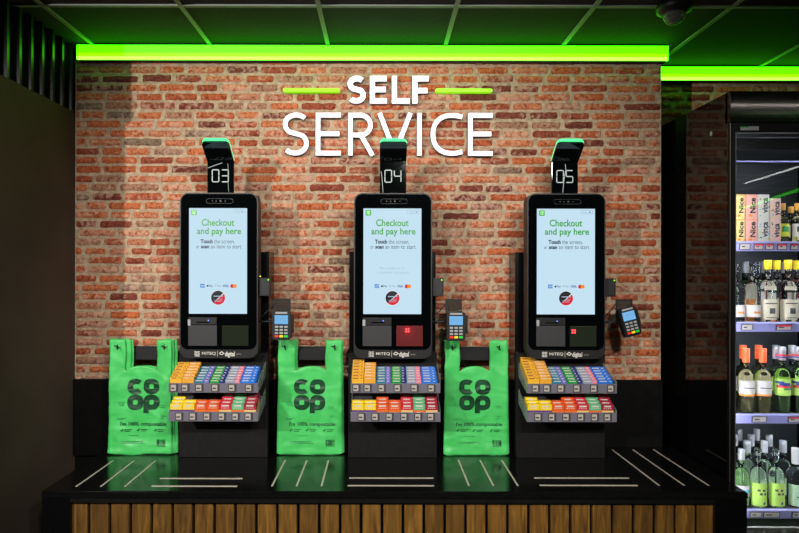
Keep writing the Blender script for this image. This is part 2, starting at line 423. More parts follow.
for ch,a,b in (('S',346.5,365.5),('E',369.5,386.5),('L',391.5,409.5),('F',412,428.5)): glyph(ch,a,b,75.8,103.2,5.1)
for ch,a,b in (('S',281.5,308.5),('E',315.5,340.5),('R',348,374.5),('V',377,412.5),('I',417,422.8),('C',430.5,462),('E',468,492.5)): glyph(ch,a,b,112.8,155.3,4.4)
for a,b in ((282.5,339.5),(435.2,492.3)):
    MB().prism(rrect(sx(a),sx(b),sz(91.7),sz(88.3),1.6/SY), 0, .034).build('green_bar', M['signgreen'], SG)

# ---------------------------------------------------------------- counter
XA=-1.38; XB=1.486; YF=2.515; YB=YW-.026
ct=thing('checkout_counter','long black glossy counter with vertical oak slats on its front, carrying the kiosks','counter',(0,YF,0))
mb=MB(); mb.prism([(XA,0),(XB,0),(XC+.05 if XC+.05<XB else XB,YB-YF),(XA,YB-YF)], ZC-.030, ZC, axis='Z', bev=.004); mb.build('worktop', M['wtop'], ct)
box('body', M['panel'], ct, XA+.012, XB-.012, .046, YB-YF-.002, 0, ZC-.031)
box('end_panel', M['blackgloss'], ct, XA, XA+.115, .006, .044, 0, ZC-.031)
box('end_panel', M['blackgloss'], ct, wx(714,2.53), XB, .006, .044, 0, ZC-.031)
mb=MB(); rl=mb.bm.verts.layers.float_color.new('rnd')
x=wx(71.3,2.55)
for k in range(31):
    n0=len(mb.bm.verts); mb.box(x,x+.0742,.022,.044,.02,ZC-.042,bev=.0015,seg=1)
    mb.bm.verts.ensure_lookup_table(); r=(random.random(),random.random(),random.random(),1)
    for v in mb.bm.verts[n0:]: v[rl]=r
    x+=.0857
mb.build('slat_panel', M['wood'], ct)
box('shadow_gap_rail', M['panel'], ct, XA+.116, wx(714,2.53)-.001, .0005, .0215, ZC-.048, ZC-.031)
def inlay(p0,p1,w=.0075):
    def gp(px,py):
        Y=F*.903/(py-VY); return Vector((wx(px,Y),Y-YF,0))
    a=gp(*p0); b=gp(*p1); d=(b-a).normalized(); n=Vector((-d.y,d.x,0))*w/2
    mb=MB(); mb.prism([((a+n).x,(a+n).y),((b+n).x,(b+n).y),((b-n).x,(b-n).y),((a-n).x,(a-n).y)], ZC-.0002, ZC+.0012, axis='Z'); mb.build('inlay_strip', M['strip'], ct)
for (a,b) in (((113.4,461.3),(76.8,487.1)),((134.6,461.3),(101.3,487.1)),((156,461.3),(125.5,487)),
              ((285.6,460.5),(272.5,486.3)),((307.3,460.5),(297,486.3)),((328.8,460.5),(322,486.2)),
              ((458.8,460),(469.3,485.5)),((480.5,460.2),(493.8,485.5)),((502.2,460.2),(518.3,485.6)),
              ((612.8,449.5),(659.8,485.2)),((633.5,449.5),(684.7,485)),((653.7,449),(709.1,485))): inlay(a,b)
for y0,y1,L in ((479,486.5,((160.3,242.8,152.2,237.6))),(478.3,485.6,(349.7,432,348.2,433.8)),(477.8,485,(534.3,628.5,540,637.5))):
    pass
for a,b,y in ((160.5,243,478.9),(152.2,237.7,486.6),(349.7,434,478.1),(348,434.5,485.7),(534.5,629,477.7),(540,637.8,485.1)): inlay((a,y),(b,y),.011)

# ---------------------------------------------------------------- kiosks
YP=2.965
SEG={'0':'abcdef','3':'abgcd','4':'fgbc','5':'afgcd'}
def seven(mb, ch, x0, x1, z0, z1, w, y):
    zm=(z0+z1)/2; g=w*.35
    D={'a':((x0+g,z1),(x1-g,z1)),'d':((x0+g,z0),(x1-g,z0)),'g':((x0+g,zm),(x1-g,zm)),
       'f':((x0,zm+g),(x0,z1-g)),'b':((x1,zm+g),(x1,z1-g)),'e':((x0,z0+g),(x0,zm-g)),'c':((x1,z0+g),(x1,zm-g))}
    for c in SEG[ch]: mb.ribbon([D[c][0],D[c][1]], w, y, y+.0006)
def LX(px, cx): return (px-cx)/215.3
def make_kiosk(xc, num, which, active, faint, led2, label):
    t=thing('checkout_kiosk', label, 'kiosk', (xc,YP,ZC), group=None)
    box('pedestal', M['pedestal'], t, -.212, .212, 0, .044, 0.0005, .50, bev=.002)
    box('back_column', M['blackgloss'], t, -.21, .21, .045, .186, 0.0005, .985, bev=.003)
    # tray back board
    hd=MB(); hd.prism(rrect(-.182,.182,.487,1.256,.038,8), -.085, -.012, bev=.004); head=hd.build('head', M['chin'], t)
    box('neck_plate', M['blackmat'], t, -.15, .15, -.011, .044, .52, 1.15)
    gl=MB(); gl.prism(rrect(-.176,.176,.528,1.250,.034,8), -.087, -.0855); gl.build('bezel_glass', M['glassblack'], t)
    yf=-.0875
    sc=MB().prism([(-.1375,.694),(.1315,.694),(.1315,1.184),(-.1375,1.184)], yf-.001, yf+.0002).build('screen', M['screen'], t)
    ys=yf-.0014; s=215.3
    def zz(py): return .903-(py-VY)/s
    c=218.75
    def X(px): return (px-c)/s
    MB().text('Checkout', X(201.7),X(234.3),zz(226.3),zz(219.3),ys,.02).build('heading_text', M['s_green'], sc)
    MB().text('and pay here', X(197),X(241.2),zz(236.6),zz(228),ys,.02).build('heading_text', M['s_green'], sc)
    lg=MB().box(X(191.3),X(196.8),ys-.0002,ys+.0004,zz(215.6),zz(210.2)).build('store_logo', M['s_green'], sc)
    MB().text('co',X(192.3),X(195.8),zz(212.8),zz(211.0),ys-.0006,.02).text('op',X(192.3),X(195.8),zz(215.1),zz(213.2),ys-.0006,.02).build('logo_letters', mat('pale_green',(150,215,150),.4,emit=(120,200,120),es=.9), sc)
    m=MB().text('Touch', X(200.6),X(212.9),zz(243.8),zz(239.6),ys,.05).text('the screen,', X(214.2),X(234.8),zz(244.4),zz(239.6),ys)
    m.text('or', X(196.2),X(199.4),zz(248.8),zz(246.2),ys).text('scan', X(201),X(209.4),zz(248.8),zz(246),ys,.05).text('an item to start', X(211),X(241.4),zz(248.8),zz(244.9),ys)
    m.build('instruction_text', M['s_navy'], sc)
    m=MB().ribbon([(X(233.3),zz(210)),(X(244.6),zz(210)),(X(244.6),zz(213.6)),(X(233.3),zz(213.6))], .0012, ys, ys+.0004, closed=True)
    m.text('Lang',X(235.5),X(239.5),zz(212.9),zz(211),ys); m.box(X(241),X(243),ys,ys+.0004,zz(212.6),zz(211.2)); m.build('corner_button', M['s_grey'], sc)
    if faint:
        MB().text('No coupons or', X(205.6),X(230.6),zz(270.3),zz(266.5),ys).text('vouchers accepted', X(202.5),X(235),zz(274.6),zz(270.9),ys).build('faint_text', M['s_faint'], sc)
    m=MB().use(M['s_blue']).box(X(200.5),X(204.9),ys,ys+.0004,zz(288),zz(284.2)); 
    m.use(M['s_white']).text('AM',X(201),X(204.5),zz(287.4),zz(285),ys-.0003)
    m.use(M['s_black']).disc(X(207.8),zz(286.2),.0045,ys,ys+.0004,12).text('Pay',X(209.3),X(213),zz(287.6),zz(285),ys,.01)
    m.use(M['s_grey']).text('G Pay',X(214.8),X(221),zz(287.6),zz(284.8),ys)
    m.use(M['s_visa']).text('VISA',X(222.8),X(228.9),zz(287.4),zz(284.9),ys,.02)
    m.use(M['s_red']).disc(X(232.4),zz(286.3),.0092,ys,ys+.0004,20); m.use(M['s_orange']).disc(X(234.9),zz(286.3),.0092,ys-.0003,ys,20)
    m.build('payment_marks', None, sc)
    # round badge
    m=MB(); cx,cz,r=X(218.3),zz(298),.0325
    m.use(M['s_white']).disc(cx,cz,r+.002,ys+.0002,ys+.0006,32)
    m.use(M['s_black']).prism([(cx+r*math.cos(math.radians(a)),cz+r*math.sin(math.radians(a))) for a in range(42,230,8)],ys-.0002,ys+.0001)
    m.use(M['s_red']).prism([(cx+r*math.cos(math.radians(a)),cz+r*math.sin(math.radians(a))) for a in range(226,402,8)],ys-.0002,ys+.0001)
    m.use(M['s_green']).prism([(cx+r*math.cos(math.radians(a)),cz+r*math.sin(math.radians(a))) for a in (38,50,62,74)],ys-.0004,ys-.0002)
    m.use(M['s_faint']).box(cx-.021,cx+.022,ys-.0006,ys-.0004,cz+.005,cz+.009); m.box(cx-.006,cx+.020,ys-.0006,ys-.0004,cz-.006,cz-.0045); m.box(cx-.019,cx+.019,ys-.0006,ys-.0004,cz-.012,cz-.0105); m.box(cx-.016,cx+.016,ys-.0006,ys-.0004,cz-.018,cz-.0165)
    m.build('round_badge', None, sc)
    # camera window
    m=MB().ribbon(rrect(-.058,.066,1.206,1.228,.0108,5)[::-1], .0012, yf-.0006, yf, closed=True)
    for dx in (-.03,-.012): m.disc(dx,1.217,.0028,yf-.0006,yf,10)
    m.disc(.008,1.217,.0045,yf-.0006,yf,12); m.disc(.03,1.217,.0028,yf-.0006,yf,10); m.build('camera_window', mat('sensor_grey',(48,50,49),.4), t)
    # printer
    pr=box('receipt_printer', M['printer'], t, -.1400,-.0060, yf-.006, yf, .545, .641, bev=.002)
    box('printer_lid', M['printerdark'], pr, -.1400,-.0060, yf-.008, yf-.0005, .643, .678, bev=.002)
    box('paper_slot', M['blackgloss'], pr, -.100,-.040, yf-.0088, yf-.0078, .652, .658)
    box('button_panel', M['key'], pr, -.1400,-.128, yf-.0092, yf-.0078, .640, .668)
    MB().disc(-.045,.663,.0028,yf-.0095,yf-.0085,10).build('power_light', M['blueled'], pr)
    # scanner
    sw=box('scanner_window', M['glowwin'] if which==1 else M['winidle'], t, .016,.139, yf-.0025, yf, .545, .640, bev=.001)
    if active:
        m=MB()
        lx,lz = (.062,.625) if which==1 else (.028,.621)
        for dx in (0,.011):
            for dz in (0,.011): m.disc(lx+dx,lz-dz,.0032,yf-.0035,yf-.0028,10)
        m.build('scanner_light', M['redled'], sw)
    m=MB()
    # chin lettering
    yc=-.0853; z0,z1=zz(356.2),zz(351.8)
    m.text('MiTEQ', X(202),X(215.9),z0+.003,z1-.002,yc,.012); m.build('maker_lettering', M['textwhite'], t)
    m=MB(); cx,cz=X(197.2),zz(354.2)
    for a in (1,-1):
        for b in (1,-1): m.ribbon([(cx+a*.012,cz+b*.010),(cx+a*.003,cz+b*.010),(cx+a*.003,cz+b*.002)],.0035,yc-.0004,yc+.0005); m.ribbon([(cx+a*.003,cz+b*.003),(cx+a*.012,cz+b*.003)],.0035,yc-.0004,yc+.0005)
    m.build('maker_emblem', M['textwhite'], t)
    m=MB(); m.ribbon([(X(217.6),z0-.003),(X(217.6),z1+.003)],.0015,yc-.0004,yc+.0005)
    m.ribbon([(X(219.3),zz(353.8)),(X(221.6),zz(352)),(X(224),zz(353.6)),(X(222),zz(355)),(X(219.3),zz(353.8))],.0038,yc-.0004,yc+.0005)
    m.text('digital', X(225),X(234.8),z0-.008,z1-.000,yc,.03); m.build('maker_lettering', M['textwhite'], t)
    MB().text('series', X(236.3),X(241.5),zz(355.2),zz(353.3),yc,.02).build('small_lettering', M['textgrey'], t)
    # number display
    pole=box('display_panel', M['glassblack'], t, -.062,.062, -.060, -.042, 1.2563, 1.414, bev=.003)
    m=MB(); d1,d2=num
    for ch,xx in ((d1,-.038),(d2,.006)): seven(m,ch,xx,xx+.031,1.310,1.366,.0044,-.0612)
    m.build('number', M['digit'], pole)
    # leaning top: slab along direction forward and up
    a=Vector((0,-.050,1.407)); d=Vector((0,-.112,.078)).normalized(); L=.128; nrm=Vector((0,d.z,-d.y)).normalized()*-1
    def slab(l1,n0,n1,r,name,mt,par):
        mb=MB(); out=[(-.062,0),(.062,0)]+arc(.062-r,l1-r,r,r,0,90,6)+arc(-.062+r,l1-r,r,r,90,180,6)
        f0=[mb.bm.verts.new(Vector((x,0,0))+a+d*l+nrm*n0) for x,l in out]; f1=[mb.bm.verts.new(Vector((x,0,0))+a+d*l+nrm*n1) for x,l in out]
        mb.bm.faces.new(f0); mb.bm.faces.new(f1[::-1])
        for k in range(len(out)): mb.bm.faces.new((f0[k],f1[k],f1[(k+1)%len(out)],f0[(k+1)%len(out)]))
        return mb.build(name, mt, par)
    slab(L,-.002,.007,.018,'display_hood',M['glassblack'],pole)
    slab(L+.009,-.012,-.0024,.024,'status_light',M['mint'],pole)
    # white reflections on the glossy display, modelled as thin glowing tubes
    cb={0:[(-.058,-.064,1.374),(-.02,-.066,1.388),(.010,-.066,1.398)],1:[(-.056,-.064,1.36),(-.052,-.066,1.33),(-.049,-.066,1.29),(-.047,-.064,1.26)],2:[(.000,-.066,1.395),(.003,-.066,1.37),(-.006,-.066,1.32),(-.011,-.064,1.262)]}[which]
    MB().tube(cb,.0014,6).build('cable_or_reflection', M['digit'], pole)
    if which==0: MB().tube([(.036,-.066,1.395),(.038,-.066,1.36),(.038,-.066,1.30),(.040,-.064,1.262)],.001,6).build('cable_or_reflection', M['digit'], pole)
    # side reader
    sr=box('side_reader', M['blackmat'], t, .185,.236,-.072,-.030,.775,.861,bev=.003)
    m=MB(); 
    for k in range(3): m.box(.205+k*.009,.208+k*.009,-.0735,-.0718,.785,.85)
    m.build('reader_slot', M['printer'], sr)
    MB().disc(.228,.852,.0032,-.0745,-.0722,10).build('ready_light', M['greenled'], sr)
    if led2: MB().disc(.190,.868,.0032,-.0745,-.0722,10).build('ready_light', M['yellowled'], sr); 
    # terminal arm
    MB().tube([(.180,-.05,.655),(.235,-.05,.655),(.262,-.048,.653)],.006,8).build('terminal_arm', M['blackmat'], t)
    MB().tube([(.183,-.04,.665),(.205,-.04,.69),(.228,-.035,.712),(.248,-.032,.738),(.262,-.032,.738),(.270,-.034,.71)],.0028,6).build('cable_or_reflection', M['blackmat'], t)  # here the card terminal's own black cable
    # privacy shield behind the terminal
    m=MB().use(M['smoke']).box(.252,.322,-.036,-.034,.700,.758); m.use(M['blackmat']).ribbon([(.252,.700),(.252,.759),(.324,.759),(.324,.690)],.006,-.038,-.032)
    m.box(.250,.324,-.050,-.032,.640,.690)
    m.build('terminal_bracket', None, t)
    return t
def make_terminal(xc, dz, rot, label):
    t=thing('card_terminal', label, 'card reader', (xc+.293,YP-.078,ZC+.638+dz), rot=rot)
    b=MB().prism(rrect(-.044,.044,-.068,.066,.014,5),-.014,.014,bev=.004).build('body', M['blackmat'], t)
    box('status_strip', M['key'], t, -.028,.028,-.0160,-.0142,.054,.062)
    sc=box('screen', M['tscreen'], t, -.031,.031,-.0165,-.0138,.006,.047)
    MB().text('Ready', -.015,.015,.026,.034,-.0168).build('screen_text', M['s_grey'], sc)
    for r in range(3):
        for c in range(3): box('key', M['key'], t, -.030+c*.022,-.014+c*.022,-.0170,-.0138,-.011-r*.0145,-.0025-r*.0145,bev=.001)
    for c,mm in enumerate(('keyred','keyyel','keygrn')): box('key', M[mm], t, -.031+c*.022,-.013+c*.022,-.0175,-.0138,-.0555,-.0455,bev=.001)
    MB().box(.0445,.054,-.012,.010,-.035,.05,bev=.003).build('side_grip', M['blackmat'], t)
    return t
M['p_yellow']=mat('yellow_card',(232,176,48),.4); M['p_amber']=mat('amber_card',(226,160,44),.4); M['p_teal']=mat('teal_card',(26,118,150),.35); M['p_lilac']=mat('lilac_card',(120,110,190),.35)
M['p_green']=mat('green_card',(14,150,50),.35); M['p_navy']=mat('navy_card',(36,46,120),.35); M['p_pink']=mat('pink_card',(225,130,150),.35); M['p_grey']=mat('grey_card',(140,150,175),.35)
M['p_blue']=mat('blue_card',(16,112,214),.35); M['p_lemon']=mat('lemon_card',(240,205,30),.4); M['p_orange']=mat('orange_card',(222,84,30),.4)
M['p_red']=mat('red_card',(196,36,60),.4); M['p_mint']=mat('mint_card',(96,178,124),.4); M['p_crimson']=mat('crimson_card',(160,26,56),.4)
M['p_purple']=mat('purple_base',(100,60,130),.4); M['p_cream']=mat('cream_base',(226,190,120),.4); M['p_obase']=mat('orange_base',(226,110,36),.4)
M['p_text']=mat('pack_print_pale',(205,200,190),.5); M['p_dtext']=mat('pack_print_dark',(120,60,60),.5)
PACK={}
def pack_proto(key, w, d, h, main, second, base, text, mark='front'):
    mb=MB(); mb.use(main)
    if second: mb.box(-w/2,w*.16,0,d,0,h,bev=.0008,seg=1); mb.use(second).box(w*.16+.0002,w/2,0,d,0,h,bev=.0008,seg=1)
    else:
        if base: mb.use(base).box(-w/2,w/2,0,d,0,h*.59); mb.use(main).box(-w/2,w/2,-.0004,d,h*.59,h,bev=.0008,seg=1)
        else: mb.box(-w/2,w/2,0,d,0,h,bev=.0008,seg=1)
    mb.use(text); rr=random.Random(hash(key)%1 + len(key))
    # print on the front face and the top face
    if base:
        mb.box(-w*.30,w*.30,-.0009,-.0003,h-.0135,h-.0065)
        for k in range(4): mb.box(-w*.34+k*w*.18,-w*.34+k*w*.18+w*.11,-.0009,-.0003,h-.0215,h-.0185)
    else: mb.box(-w*.40,w*.08,-.0009,-.0003,h-.0068,h-.0032); mb.box(w*.24,w*.38,-.0009,-.0003,h-.0066,h-.0036)
    for k in range(3): mb.box(-w*.32+k*w*.2,-w*.32+k*w*.2+w*.14,d*.3,d*.48,h,h+.0003)
    o=mb.build('pack', None); me=o.data; bpy.data.objects.remove(o); return me
def spec(key,*a):
    PACK[key]=pack_proto(key,*a)
spec('yellow',.053,.0165,.060,M['p_yellow'],None,None,M['p_dtext'])
spec('amber',.053,.0165,.060,M['p_amber'],None,None,M['p_text'])
spec('teal',.066,.016,.048,M['p_teal'],M['p_lilac'],None,M['p_text'])
spec('green',.066,.016,.048,M['p_green'],M['p_navy'],None,M['p_text'])
spec('grey',.066,.016,.048,M['p_grey'],M['p_pink'],None,M['p_text'])
spec('blue',.068,.016,.048,M['p_blue'],None,None,M['p_text'])
for k,mn,bs in (('lemon','p_lemon','p_purple'),('orange','p_orange','p_obase'),('red','p_red','p_cream'),('mint','p_mint','p_obase'),('crimson','p_crimson','p_cream')):
    spec(k,.054,.021,.070,M[mn],None,M[bs],M['p_text'])
NICE={'yellow':'yellow carton','amber':'amber yellow carton','teal':'teal and lilac mint pack','green':'green and navy mint pack','grey':'grey and pink mint pack','blue':'bright blue mint pack',
      'lemon':'yellow sweet pack','orange':'orange sweet pack','red':'red sweet pack','mint':'pale green sweet pack','crimson':'crimson sweet pack'}
ORD=['frontmost','second from the front','third from the front','fourth from the front','fifth from the front','sixth from the front','seventh from the front','eighth from the front']
def make_tray(xc, z0, upper, kname, lean):
    lab = ('upper' if upper else 'lower')+' clear fronted tray of '+('mint packs and yellow cartons' if upper else 'coloured sweet packs')+' on the '+kname+' kiosk'
    t=thing('display_tray', lab, 'tray', (xc,YP,ZC+z0), group=None)
    yb=-.002; yfr=-.175
    # sloping shelf
    rise=.066 if upper else .072
    MB().prism([(yb,-.002+rise),(yfr+.006,-.002),(yfr+.006,.004),(yb,.004+rise)], -.199,.199, axis='X').build('shelf', M['lip'], t)
    box('front_lip', M['lip'], t, -.2015,.2015,yfr-.002,yfr+.003,-.003,.040,bev=.001)
    MB().prism([(yb,-.012),(yb,.052),(yb-.004,.052),(yb-.004,-.012)],-.19,.19,axis='X').build('back_bracket', M['blackmat'], t)
    for s_ in (-1,1):
        m=MB(); x=.2005*s_; m.prism([(yb,.0+rise*.6),(yfr+.004,-.003),(yfr+.004,.050),(yb,.062+rise*.7)], x, x+.002*s_, axis='X'); m.build('side_panel', M['clear'], t)
    return t
def fill_tray(t, xc, z0, kname, cols, upper):
    for (key, cx, rows, dzf) in cols:
        for i in range(rows):
            if upper: y=-.168+i*.0205; hh=.060 if key in('yellow','amber') else .048; top=(.0665 if hh>.05 else .0545)+i*(.0100 if hh>.05 else .0087); 
            else: y=-.167+i*.0228; hh=.070; top=.0755+i*.0102+0
            # stand on the slope
            base=top-hh
            o=link('sweet_pack' if not upper else ('small_carton' if key in('yellow','amber') else 'mint_pack'), PACK[key], None, (xc+cx,YP+y,ZC+z0+base))
            pos={-1:'',0:' left',1:' right'}[dzf]
            tag(o, f"{NICE[key]}, {ORD[i]}{' in'+pos+' column' if pos else ''}, {'upper' if upper else 'lower'} tray of {kname} kiosk",
                'pack', f"packs in the {'upper' if upper else 'lower'} tray of the {kname} kiosk")
def trays(xc, kname, up, lo):
    zu=.348; zl=.219
    if kname=='middle': xc+=.011
    t1=make_tray(xc,zu,True,kname,0); tk=.0 if kname=='left' else .0145; t2=make_tray(xc,zl,False,kname,0)
    # tickets
    s=F/(YP-.177)
    for t,xs in ((t1,[q+(tk if kname=='right' else .002) for q in (-.188,-.137,-.074,-.002,.074,.150)]),(t2,(-.162,-.100,-.036,.030,.092,.150))):
        for x in xs:
            k=box('price_ticket', M['ticketframe'], t, x-.014+.006,x+.022+.006,-.1796,-.1771,.002,.037)
            MB().use(M['ticket']).box(x-.009+.005,x+.014+.005,-.1802,-.1797,.006,.033).use(M['ticketframe']).box(x-.002,x+.013,-.1805,-.1802,.014,.021).build('ticket_paper', None, k)
    fill_tray(t1,xc,zu,kname,[('yellow',-.171,up[0],-1),('amber',-.116,up[1],-1),('teal',-.0545,6,-1),('green',.0145,6,-1),('grey',.0835,6,-1),('blue',.1535,6,-1)] ,True)
    fill_tray(t2,xc,zl,kname,[('lemon',-.170,lo[0],0),('lemon',-.1145,lo[1],1),('orange',-.059,lo[2],0),('orange',-.0035,lo[3],1),('red',.052,4,-1),('mint',.1075,5,-1),('crimson',.163,4,-1)],False)
KX=[-.758,.051,.856]; KN=['left','middle','right']
LB=['black self checkout kiosk with number display 03, leftmost on the counter','black self checkout kiosk with number display 04, between the other two','black self checkout kiosk with number display 05, nearest the fridge']
for i,(xc,num) in enumerate(zip(KX,('03','04','05'))):
    make_kiosk(xc,num,i,i>0,i==1,i==0,LB[i])
    trays(xc,KN[i],((6,6),(7,6),(8,8))[i],((3,2,2,2),(2,2,3,2),(3,2,2,3))[i])
make_terminal(KX[0],.003,(0,0,math.radians(-4)),'black card payment terminal on the arm of the left kiosk')
make_terminal(KX[1],0,(0,0,0),'upright black card payment terminal on the arm of the middle kiosk')
make_terminal(KX[2],.022,(math.radians(-8),math.radians(-12),math.radians(12)),'black card payment terminal tilted sideways on the arm of the right kiosk')

# ---------------------------------------------------------------- bags
def bag(xc, Y, label, grp, seed, lx=0, W=.318, hl=(0,.077), hr=(.237,.318), dx=0, front=True, bottom_fold=0, lift=0):
    so=Vector((seed*13.1,seed*7.7,0)); amp=.008
    def disp(x,z):
        v=noise.noise(Vector((x*7,z*5,0))+so)*amp*1.0+noise.noise(Vector((x*22,z*9,3))+so)*amp*.45
        r=abs(noise.noise(Vector((x*6+z*4,z*11,7))+so)); v+= (1-min(1,r*7))*-.0034
        r=abs(noise.noise(Vector((x*3,z*26,9))+so)); v+= (1-min(1,r*9))*-.0032*(1 if z<.12 else .45)
        v-= .006*math.exp(-((z-.03)/.03)**2)*(.5+noise.noise(Vector((x*9,z*20,1))+so))
        v-= max(0,.004*math.exp(-(z/.02)**2))
        return v
    H=.555; zt0=.403; zc=.428
    bm=bmesh.new(); xs=[]; 
    def rng(a,b,n): return [a+(b-a)*k/n for k in range(n)]
    xs=rng(hl[0],hl[1],8)+rng(hl[1],hr[0],16)+rng(hr[0],hr[1],8)+[hr[1]]
    nL=8; nM=24; n=32; rows=44; G=[]
    for i,x in enumerate(xs):
        col=[]; u=(x-hl[1])/(hr[0]-hl[1]); top = zt0+ (zc-zt0)*(1-abs(2*u-1)**2.6) if nL<i<nM else zt0
        for j in range(rows+1):
            z=top*j/rows
            xx=x+ (-.004 if i==0 else .004 if i==n else 0)*(1-j/rows)*1.5
            zz=z + (.004*noise.noise(Vector((x*14,seed,0))) if j==0 else 0)
            if j==0 and (i<1 or i>n-1): zz+=.006
            col.append(bm.verts.new((xx-W/2+dx, disp(xx,zz), zz+lift)))
        G.append(col)
    for i in range(n):
        for j in range(rows): bm.faces.new((G[i][j],G[i+1][j],G[i+1][j+1],G[i][j+1]))
    for a,b in ((0,nL),(nM,n)):
        prev=[G[i][rows] for i in range(a,b+1)]
        for j in range(1,15):
            cur=[]
            for q,i in enumerate(range(a,b+1)):
                z=zt0+(H-zt0)*j/14; x=xs[i]; inner=(i==nL or i==nM)
                fl= .006*math.exp(-((z-zt0)/.018)) if False else 0
                zz=z+(.003*math.sin(x*120+seed) if j==14 else 0)
                cur.append(bm.verts.new((x-W/2+dx+.002*math.sin(z*40+seed), disp(x,z), zz+lift)))
            for q in range(len(cur)-1): bm.faces.new((prev[q],prev[q+1],cur[q+1],cur[q]))
            prev=cur
    bmesh.ops.recalc_face_normals(bm, faces=bm.faces)
    bmesh.ops.solidify(bm, geom=bm.faces[:], thickness=.0035)
    me=bpy.data.meshes.new('bag_film'); bm.to_mesh(me); bm.free()
    for p in me.polygons: p.use_smooth=True
    me.materials.append(M['bag'])
    o=link('carrier_bag', me, None, (xc,Y,ZC+.002)); tag(o,label,'bag',grp)
    if not front: return o
    s=206.0
    def wrap(mb, m, name):
        bmesh.ops.triangulate(mb.bm, faces=mb.bm.faces[:])
        bmesh.ops.subdivide_edges(mb.bm, edges=[e for e in mb.bm.edges if e.calc_length()>.012], cuts=2)
        for v in mb.bm.verts: v.co.y = disp(v.co.x+W/2-dx, v.co.z-lift)-.0056
        return mb.build(name, m, o)
    # cloverleaf lettering: co over op
    def logo(ox, oz, m, name, sc=1.0):
        mb=MB(); R=.0262*sc; w=.0262*sc; step=.0795*sc
        def ring(cx,cz,a0,a1,closed): 
            pts=arc(cx,cz,R,R*.97,a0,a1,30,2.6)
            mb.ribbon(pts[:-1] if closed else pts, w, 0, .0002, closed=closed)
        c=[(ox-step/2,oz+step/2),(ox+step/2,oz+step/2),(ox-step/2,oz-step/2),(ox+step/2,oz-step/2)]
        ring(*c[0],42,318,False); ring(*c[1],0,360,True); ring(*c[2],0,360,True); ring(*c[3],0,360,True)
        mb.ribbon([(c[3][0]-R,c[3][1]),(c[3][0]-R,c[3][1]-R-.028*sc)],w,0,.0002)
        # remove doubled back faces: keep front only
        bmesh.ops.delete(mb.bm, geom=[f for f in mb.bm.faces if f.calc_center_median().y>.00005], context='FACES')
        for v in mb.bm.verts: v.co.z+=0
        return mb
    wrap(logo(lx,.291,M['bagink'],'logo',.96), M['bagink'], 'store_logo')
    m=MB().text("I'm 100% compostable", -.098,.125,.134,.158,0,.012); wrap(m, M['bagink'],'slogan')
    m=MB()
    for x in (-.095,-.018,.066):
        m.ribbon([(x,.119),(x+.004,.114),(x+.012,.125)],.0035,0,.0002)
        for q in (0,1): m.box(x+.018,x+.052-q*.008,0,.0002,.120-q*.008,.1225-q*.008)
    wrap(m, M['bagink'],'tick_list')
    m=MB()
    for k in range(18): m.box(.078+k*.0024,.078+k*.0024+random.choice((.0008,.0016)),0,.0002,.045,.072)
    m.box(.078,.121,0,.0002,.0405,.0425)
    wrap(m, M['bagink'],'barcode')
    for q,(x0,x1,z) in enumerate(((-.11,-.075,.25),(-.108,-.08,.243),(-.105,-.078,.236),(.09,.118,.235),(.092,.12,.227),(-.115,-.07,.175),(-.115,-.085,.168),(.095,.118,.185),(.095,.11,.176),(-.095,.01,.062),(-.095,.02,.055),(-.06,-.01,.09))): wrap(MB().box(x0,x1,0,.0002,z,z+.0022), M['bagfaint'],'small_print')
    return o
def rack(xc, label, hooks, W=.318):
    t=thing('bag_rack', label, 'rack', (xc,3.05,ZC), group='bag racks on the counter')
    box('crossbar', M['blackmat'], t, -W/2+.02, W/2-.02, -.004, .004, .455, .522, bev=.001)
    for x in (-W/2+.03,W/2-.03): box('post', M['blackmat'], t, x-.010,x+.010,.0045,.016,.0005,.52)
    box('foot', M['blackmat'], t, -W/2+.03,W/2-.03,-.045,.02,0.0002,.0016)
    for x in hooks:
        MB().tube([(x,-.0,.500),(x,-.02,.516),(x,-.052,.520),(x+.001,-.060,.530),(x+.001,-.061,.536)],.003,8).build('hook', M['blackmat'], t)
        MB().tube([(x-.014,-.056,.530),(x-.004,-.060,.528),(x,-.060,.521),(x+.004,-.060,.512)],.0028,8).build('hook_tip', M['blackmat'], t)
G1='green carrier bags hanging on the left rack'; G2='green carrier bags hanging on the middle rack'; G3='green carrier bags hanging on the right rack'
Yb=3.012
xl=wx(141.4,Yb); xm=wx(310,Yb); xr=wx(476.5,Yb)
bag(xl,Yb,'front green carrier bag of the pack left of the leftmost kiosk',G1,1,.012,W=.308,hl=(0,.076),hr=(.232,.300))
bag(xl,Yb+.011,'second green carrier bag of the leftmost pack, showing at its right edge',G1,1,dx=.010,hl=(0,.095),hr=(.228,.305),front=False)
bag(xl,Yb+.022,'rearmost green carrier bag of the leftmost pack, showing furthest right',G1,1,dx=.022,hl=(.0,.092),hr=(.228,.307),front=False)
bag(xm,Yb,'front green carrier bag hanging between the left and middle kiosks',G2,5,hl=(.006,.090),hr=(.236,.315))
bag(xm,Yb+.011,'green carrier bag mostly hidden behind the front one, left of the middle kiosk',G2,5,dx=.005,hl=(.01,.094),hr=(.240,.316),front=False)
bag(xr,Yb,'front green carrier bag hanging between the middle and right kiosks',G3,8,-.008,hl=(.006,.078),hr=(.226,.312))
bag(xr,Yb+.011,'green carrier bag mostly hidden behind the front one, right of the middle kiosk',G3,8,dx=-.004,hl=(.01,.082),hr=(.228,.316),front=False)
rack(xl,'black bag rack holding the pack left of the leftmost kiosk',(-.108,.118)); rack(xm,'black bag rack between the left and middle kiosks',(-.118,.122)); rack(xr,'black bag rack between the middle and right kiosks',(-.120,.108))

